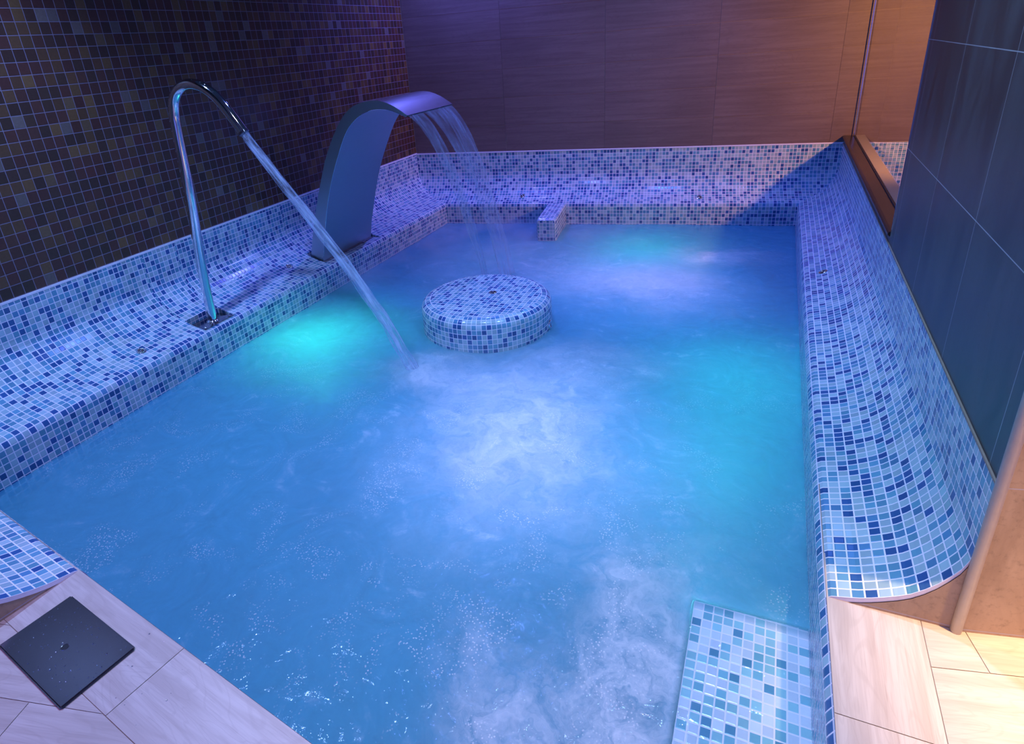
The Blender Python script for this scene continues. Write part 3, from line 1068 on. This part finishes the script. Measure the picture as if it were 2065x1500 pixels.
def fall(y_top, y_bot, seed, thick=0.004):
    """closed thin sheet of falling water between two edges, wavy, thicker at its borders"""
    T = spline([(x, 0, z) for x, z in TRJ], 60)
    rg = random.Random(seed)
    ph = [rg.random() * 6 for _ in range(6)]
    m = 26
    bm = bmesh.new()
    L = bm.loops.layers.uv.verify()
    grid = []
    for side in (0, 1):
        g = []
        for i, p in enumerate(T):
            k = i / 59
            a = y_top[0] + (y_bot[0] - y_top[0]) * k ** 0.8 + 0.006 * k * math.sin(i * 0.4 + ph[0])
            b = y_top[1] + (y_bot[1] - y_top[1]) * k ** 0.8 + 0.006 * k * math.sin(i * 0.33 + ph[1])
            row = []
            for j in range(m + 1):
                w = j / m
                edge = max(0, 1 - min(w, 1 - w) * 14)
                off = (thick / 2 + 0.004 * edge) * (1 if side else -1) * (0 if j in (0, m) else 1)
                wv = 0.004 * k * math.sin(w * 17 + ph[2] + i * 0.12) + 0.0035 * k * math.sin(w * 39 + ph[3])
                row.append(bm.verts.new((p.x + off + wv, a + (b - a) * w, p.z + 0.3 * off)))
            g.append(row)
        grid.append(g)
    for side in (0, 1):
        g = grid[side]
        for i in range(59):
            for j in range(m):
                vs = (g[i][j], g[i][j + 1], g[i + 1][j + 1], g[i + 1][j])
                uv = [((q.co.y), 1.4 * (i + (1 if n >= 2 else 0)) / 59) for n, q in enumerate(vs)]
                f = bm.faces.new(vs if side else vs[::-1])
                for l in f.loops:
                    l[L].uv = uv[vs.index(l.vert)]
    bmesh.ops.remove_doubles(bm, verts=bm.verts, dist=1e-5)
    return bm


o = link('water_sheet', fall((3.165, 3.335), (3.250, 3.345), 2), SHEET, None, True, origin=(-1.9, 3.25, 0.93))
tag(o, 'narrow sheet of water falling from the near side of the steel arch', 'falling water', 'water sheets from the arch')
o = link('water_sheet', fall((3.340, 3.715), (3.500, 3.710), 4), SHEET, None, True, origin=(-1.9, 3.55, 0.93))
tag(o, 'wide sheet of water falling from the far side of the steel arch', 'falling water', 'water sheets from the arch')

# ------------------------------------------------------------------ steel lid in the deck
lc = [P_ for P_ in ((-1.587, 0.632), (-1.275, 0.584), (-1.300, 0.412), (-1.612, 0.460))]
lid = empty('floor_hatch', (-1.4435, 0.522, 0.0), 'dark polished steel lid with a finger hole, splashed with drops, set in the deck', 'lid')
bm = bmesh.new()
v = [bm.verts.new((x, y, 0.0003)) for x, y in lc] + [bm.verts.new((x, y, 0.0075)) for x, y in lc]
for f in ((0, 1, 2, 3), (7, 6, 5, 4), (0, 4, 5, 1), (1, 5, 6, 2), (2, 6, 7, 3), (3, 7, 4, 0)):
    bm.faces.new([v[i] for i in f])
bmesh.ops.recalc_face_normals(bm, faces=bm.faces)
bmesh.ops.bevel(bm, geom=bm.edges[:], offset=0.0035, segments=3, affect='EDGES')
link('plate', bm, PLATE, lid)
bm = bmesh.new()
lathe(bm, [(0.0085, 0.0076), (0, 0.0077)], (-1.4435, 0.519, 0), 24)
h = link('finger_hole', bm, BLACK, lid)
bm = bmesh.new()
lathe(bm, [(0.0098, 0.0076), (0.0092, 0.0082), (0.0084, 0.0077)], (-1.4435, 0.519, 0), 24)
link('hole_rim', bm, CHROME, lid)
t = NT('water_drop')
fr = fresnel_front(t, 1.33)
tr = t.n('ShaderNodeBsdfTransparent', ins={0: (0.95, 0.96, 1, 1)})
gl = t.n('ShaderNodeBsdfGlossy', ins={0: (1, 1, 1, 1), 'Roughness': 0.05})
mx = t.n('ShaderNodeMixShader', ins={0: t.math('ADD', fr, 0.40), 1: tr.outputs[0], 2: gl.outputs[0]})
t.t.links.new(mx.outputs[0], t.out.inputs[0])
DROP = t.m


def drop(bm, x, y, z, r, q=None):
    n, m = 8, 3
    vs = []
    for i in range(m):
        a = i / m * PI / 2
        vs.append([bm.verts.new((x + r * math.cos(a) * math.cos(2 * PI * k / n), y + r * math.cos(a) * math.sin(2 * PI * k / n), z + r * 0.55 * math.sin(a))) for k in range(n)])
    top = bm.verts.new((x, y, z + r * 0.55))
    for i in range(m - 1):
        for k in range(n):
            bm.faces.new((vs[i][k], vs[i][(k + 1) % n], vs[i + 1][(k + 1) % n], vs[i + 1][k]))
    for k in range(n):
        bm.faces.new((vs[-1][k], vs[-1][(k + 1) % n], top))


bm = bmesh.new()
rg = random.Random(21)
U_, V_ = Vector(lc[1]) - Vector(lc[0]), Vector(lc[3]) - Vector(lc[0])
for _ in range(230):
    a, b = rg.uniform(0.03, 0.97), rg.uniform(0.04, 0.96)
    q = Vector(lc[0]) + U_ * a + V_ * b
    if (q - Vector((-1.4435, 0.519))).length < 0.013: continue
    drop(bm, q.x, q.y, 0.0076, 0.0005 + 0.0024 * rg.random() ** 4)
for _ in range(46):
    q = e0 + fdir * rg.uniform(0.02, 0.6) + FN * rg.uniform(0.01, 0.18)
    a, b = (q - Vector(lc[0])).dot(U_) / U_.length_squared, (q - Vector(lc[0])).dot(V_) / V_.length_squared
    if -0.04 < a < 1.04 and -0.06 < b < 1.06: continue
    drop(bm, q.x, q.y, 0.0001, 0.0006 + 0.0022 * rg.random() ** 3)
o = link('water_drops', bm, DROP, None, True, origin=(-1.44, 0.52, 0.0))
tag(o, 'splashed water drops on the steel lid and the deck beside it', 'water drops', None, 'stuff')
bm = bmesh.new()
for k in range(16):
    i = 55 + int(30 * rg.random())
    pth = spline(path, 90)
    p = pth[i]
    drop(bm, p.x + rg.uniform(-0.008, 0.008), p.y - 0.006 + rg.uniform(-0.01, 0.008), p.z + PR * 0.93 if i < 70 else p.z + PR * 0.97, 0.0015 + 0.003 * rg.random())
d_ = link('water_beads', bm, DROP, spout, True)
d_['kind'] = 'stuff'

# ------------------------------------------------------------------ pool water
FOAM = [  # x, y, radius x, radius y, strength
    (-0.82, 1.93, 0.34, 0.40, 1.00), (-0.66, 3.66, 0.44, 0.32, 1.0), (-0.19, 1.05, 0.17, 0.34, 1.25), (-0.46, 0.86, 0.16, 0.18, 0.85),
    (-1.15, 2.32, 0.36, 0.20, 0.55), (-0.72, 2.62, 0.34, 0.26, 0.55), (-0.30, 4.36, 0.24, 0.17, 1.0), (-1.66, 3.60, 0.42, 0.50, 0.50), (-1.47, 2.28, 0.16, 0.12, 0.7),
    (-0.72, 1.75, 0.75, 0.60, 0.22), (-1.3, 4.0, 0.5, 0.4, 0.35)]


def water_surface():
    t = NT('pool_water')
    tc = t.n('ShaderNodeTexCoord')
    geo = t.n('ShaderNodeNewGeometry')
    pos = geo.outputs['Position']
    # warped position
    w1 = t.n('ShaderNodeTexNoise', ins={'Vector': pos, 'Scale': 2.6, 'Detail': 5.0, 'Roughness': 0.62})
    wv = t.vmath('SUBTRACT', w1.outputs[1], (0.5, 0.5, 0.5))
    sc = t.n('ShaderNodeVectorMath', operation='SCALE')
    t.set(sc.inputs[0], wv)
    sc.inputs[3].default_value = 0.55
    wp = t.vmath('ADD', pos, sc.outputs[0])
    total = crisp = None
    for (x, y, rx, ry, k) in FOAM:
        d = t.vmath('SUBTRACT', wp, (x, y, ZW))
        d = t.vmath('MULTIPLY', d, (1 / rx, 1 / ry, 0))
        l = t.vmath('LENGTH', d)
        g = t.math('MULTIPLY', t.math('EXPONENT', t.math('MULTIPLY', t.math('MULTIPLY', l, l), -1.1)), k)
        if k > 0.8 and y < 1.1:
            crisp = g if crisp is None else t.math('ADD', crisp, g)
        else:
            total = g if total is None else t.math('ADD', total, g)
    n2 = t.n('ShaderNodeTexNoise', ins={'Vector': wp, 'Scale': 9.0, 'Detail': 8.0, 'Roughness': 0.72, 'Distortion': 0.8})
    n3 = t.n('ShaderNodeTexNoise', ins={'Vector': pos, 'Scale': 4.5, 'Detail': 3.0, 'Roughness': 0.6, 'Distortion': 2.0})
    wisps = t.math('MULTIPLY', t.smooth(n3.outputs[0], 0.56, 0.74), t.smooth(n2.outputs[0], 0.42, 0.66))
    foam = t.math('ADD', t.math('MULTIPLY', total, t.smooth(n2.outputs[0], -0.05, 0.85)), t.math('MULTIPLY', crisp, t.smooth(n2.outputs[0], 0.16, 0.74)))
    foam = t.math('ADD', t.math('MULTIPLY', foam, 0.80), t.math('MULTIPLY', wisps, 0.22))
    # scattered bubbles, mostly in the near half
    vo = t.n('ShaderNodeTexVoronoi', ins={'Vector': pos, 'Scale': 120.0})
    bm_ = t.n('ShaderNodeTexNoise', ins={'Vector': pos, 'Scale': 5.5, 'Detail': 4.0, 'Distortion': 1.0})
    sy = t.n('ShaderNodeSeparateXYZ')
    t.set(sy.inputs[0], pos)
    near = t.smooth(sy.outputs[1], 3.2, 1.2)
    spot = t.math('MULTIPLY', t.smooth(vo.outputs['Distance'], 0.36, 0.16), t.math('MULTIPLY', t.smooth(bm_.outputs[0], 0.50, 0.66), near))
    foam = t.math('ADD', foam, t.math('MULTIPLY', spot, 0.60), clamp=True)
    # keep the water over the entry step clear
    sepp = t.n('ShaderNodeSeparateXYZ')
    t.set(sepp.inputs[0], pos)
    over = t.math('MULTIPLY', t.smooth(sepp.outputs[0], -0.090, -0.066), t.smooth(sepp.outputs[1], 1.372, 1.350))
    foam = t.math('MULTIPLY', foam, t.math('SUBTRACT', 1.0, t.math('MULTIPLY', over, 0.9)))
    rip = t.n('ShaderNodeTexNoise', ins={'Vector': pos, 'Scale': 13.0, 'Detail': 3.0, 'Distortion': 0.6})
    rip2 = t.n('ShaderNodeTexNoise', ins={'Vector': pos, 'Scale': 60.0, 'Detail': 2.0})
    hgt = t.math('ADD', rip.outputs[0], t.math('MULTIPLY', rip2.outputs[0], 0.12))
    hgt = t.math('ADD', hgt, t.math('MULTIPLY', spot, 0.10))
    bp = t.n('ShaderNodeBump', ins={'Strength': 0.55, 'Distance': 0.02, 'Height': hgt})
    tr = t.n('ShaderNodeBsdfTransparent', ins={0: (1, 1, 1, 1)})
    gl = t.n('ShaderNodeBsdfGlossy', ins={0: (1, 1, 1, 1), 'Roughness': 0.12, 'Normal': bp.outputs[0]})
    fr = fresnel_front(t, 1.33, bp.outputs[0])
    m1 = t.n('ShaderNodeMixShader', ins={0: fr, 1: tr.outputs[0], 2: gl.outputs[0]})
    df = t.n('ShaderNodeBsdfDiffuse', ins={0: (0.86, 0.88, 0.90, 1), 'Normal': bp.outputs[0]})
    tl = t.n('ShaderNodeBsdfTranslucent', ins={0: (0.80, 0.88, 0.90, 1)})
    fm = t.n('ShaderNodeMixShader', ins={0: 0.35, 1: df.outputs[0], 2: tl.outputs[0]})
    # fine bubbles make the whole surface milky
    hd = t.n('ShaderNodeBsdfDiffuse', ins={0: (0.12, 0.47, 0.72, 1), 'Normal': bp.outputs[0]})
    ht = t.n('ShaderNodeBsdfTranslucent', ins={0: (0.30, 0.88, 0.95, 1)})
    hm = t.n('ShaderNodeMixShader', ins={0: 0.5, 1: hd.outputs[0], 2: ht.outputs[0]})
    hz = t.math('MULTIPLY', t.math('ADD', 0.42, t.math('MULTIPLY', n3.outputs[0], 0.30)), t.math('SUBTRACT', 1.0, t.math('MULTIPLY', over, 0.85)))
    m0 = t.n('ShaderNodeMixShader', ins={0: hz, 1: m1.outputs[0], 2: hm.outputs[0]})
    m2 = t.n('ShaderNodeMixShader', ins={0: foam, 1: m0.outputs[0], 2: fm.outputs[0]})
    t.t.links.new(m2.outputs[0], t.out.inputs[0])
    va = t.n('ShaderNodeVolumeScatter', ins={'Color': (0.35, 0.88, 0.95, 1), 'Density': 6.0, 'Anisotropy': 0.0})
    vb = t.n('ShaderNodeVolumeAbsorption', ins={'Color': (0.0, 0.82, 1.0, 1), 'Density': 1.8})
    ad = t.n('ShaderNodeAddShader', ins={0: va.outputs[0], 1: vb.outputs[0]})
    t.t.links.new(ad.outputs[0], t.out.inputs[1])
    return t.m


WATER = water_surface()
NX, NY = 74, 120
bm = bmesh.new()
lo = [Vector((c.x, c.y)) for c in crn]          # front-left, front-right, back-right, back-left
eps = 0.003
cen = sum(lo, Vector((0, 0))) / 4
lo = [c + (c - cen).normalized() * eps for c in lo]
top = []
rg = random.Random(9)
waves = [(rg.uniform(0, 2 * PI), rg.uniform(6, 26), rg.uniform(0, 6)) for _ in range(9)]
for j in range(NY + 1):
    row = []
    for i in range(NX + 1):
        a = lo[0].lerp(lo[1], i / NX)
        b = lo[3].lerp(lo[2], i / NX)
        p = a.lerp(b, j / NY)
        h = 0.0
        for (an, fq, ph) in waves:
            h += math.sin((p.x * math.cos(an) + p.y * math.sin(an)) * fq + ph) / fq * 0.010
        for (x, y, am) in ((-0.82, 1.93, 0.020), (-1.55, 3.5, 0.010), (-1.51, 2.3, 0.010)):
            h += am * math.exp(-((p.x - x) ** 2 + (p.y - y) ** 2) / 0.06)
        row.append(bm.verts.new((p.x, p.y, ZW + h)))
    top.append(row)
for j in range(NY):
    for i in range(NX):
        bm.faces.new((top[j][i], top[j][i + 1], top[j + 1][i + 1], top[j + 1][i]))
bot = [bm.verts.new((c.x, c.y, ZB - 0.003)) for c in lo]
bm.faces.new(bot[::-1])
bm.faces.new([bot[0], bot[1]] + [top[0][i] for i in range(NX, -1, -1)])
bm.faces.new([bot[1], bot[2]] + [top[j][NX] for j in range(NY, -1, -1)])
bm.faces.new([bot[2], bot[3]] + [top[NY][i] for i in range(0, NX + 1)])
bm.faces.new([bot[3], bot[0]] + [top[j][0] for j in range(0, NY + 1)])
o = link('pool_water', bm, WATER, None, True, origin=(-1.2, 2.8, ZW))
tag(o, 'bubbling cyan and blue lit pool water with white foam', 'water', None, 'stuff')

# ------------------------------------------------------------------ steam hugging the water
t = NT('steam')
geo = t.n('ShaderNodeNewGeometry')
pos = geo.outputs['Position']
nz = t.n('ShaderNodeTexNoise', ins={'Vector': pos, 'Scale': 3.2, 'Detail': 2.0, 'Distortion': 0.6})
sx = t.n('ShaderNodeSeparateXYZ')
t.set(sx.inputs[0], pos)
tot = None
for (x, y, rx, ry, k) in ((-2.10, 4.15, 0.55, 0.65, 1.0), (-1.45, 4.55, 0.60, 0.35, 0.6), (-0.66, 3.66, 0.45, 0.33, 0.75), (-1.25, 2.40, 0.50, 0.22, 0.5), (-2.50, 3.2, 0.18, 0.8, 0.5)):
    d = t.vmath('MULTIPLY', t.vmath('SUBTRACT', pos, (x, y, ZW)), (1 / rx, 1 / ry, 0))
    l = t.vmath('LENGTH', d)
    g = t.math('MULTIPLY', t.math('EXPONENT', t.math('MULTIPLY', t.math('MULTIPLY', l, l), -1.0)), k)
    tot = g if tot is None else t.math('ADD', tot, g)
hz = t.math('EXPONENT', t.math('MULTIPLY', t.math('SUBTRACT', sx.outputs[2], ZW), -16.0))
den = t.math('MULTIPLY', t.math('MULTIPLY', tot, hz), t.math('MULTIPLY', t.smooth(nz.outputs[0], 0.30, 0.70), 5.5))
vs = t.n('ShaderNodeVolumeScatter', ins={'Color': (0.95, 0.95, 0.97, 1), 'Density': den, 'Anisotropy': 0.1})
t.t.links.new(vs.outputs[0], t.out.inputs[1])
bm = bmesh.new()
zz0, zz1 = ZW + 0.016, ZW + 0.14
lo2 = [Vector((LEFT_X + 0.02, 2.05)), Vector((-0.15, 2.05)), Vector((-0.15, 5.10)), Vector((LEFT_X + 0.02, 4.76))]
lv = [bm.verts.new((c.x, c.y, zz0)) for c in lo2] + [bm.verts.new((c.x, c.y, zz1)) for c in lo2]
for f in ((3, 2, 1, 0), (4, 5, 6, 7), (0, 1, 5, 4), (1, 2, 6, 5), (2, 3, 7, 6), (3, 0, 4, 7)):
    bm.faces.new([lv[i] for i in f])
o = link('steam', bm, t.m, None, origin=(-1.4, 3.5, zz0))
tag(o, 'pale lilac steam drifting low over the water round the waterfall', 'steam', None, 'stuff')
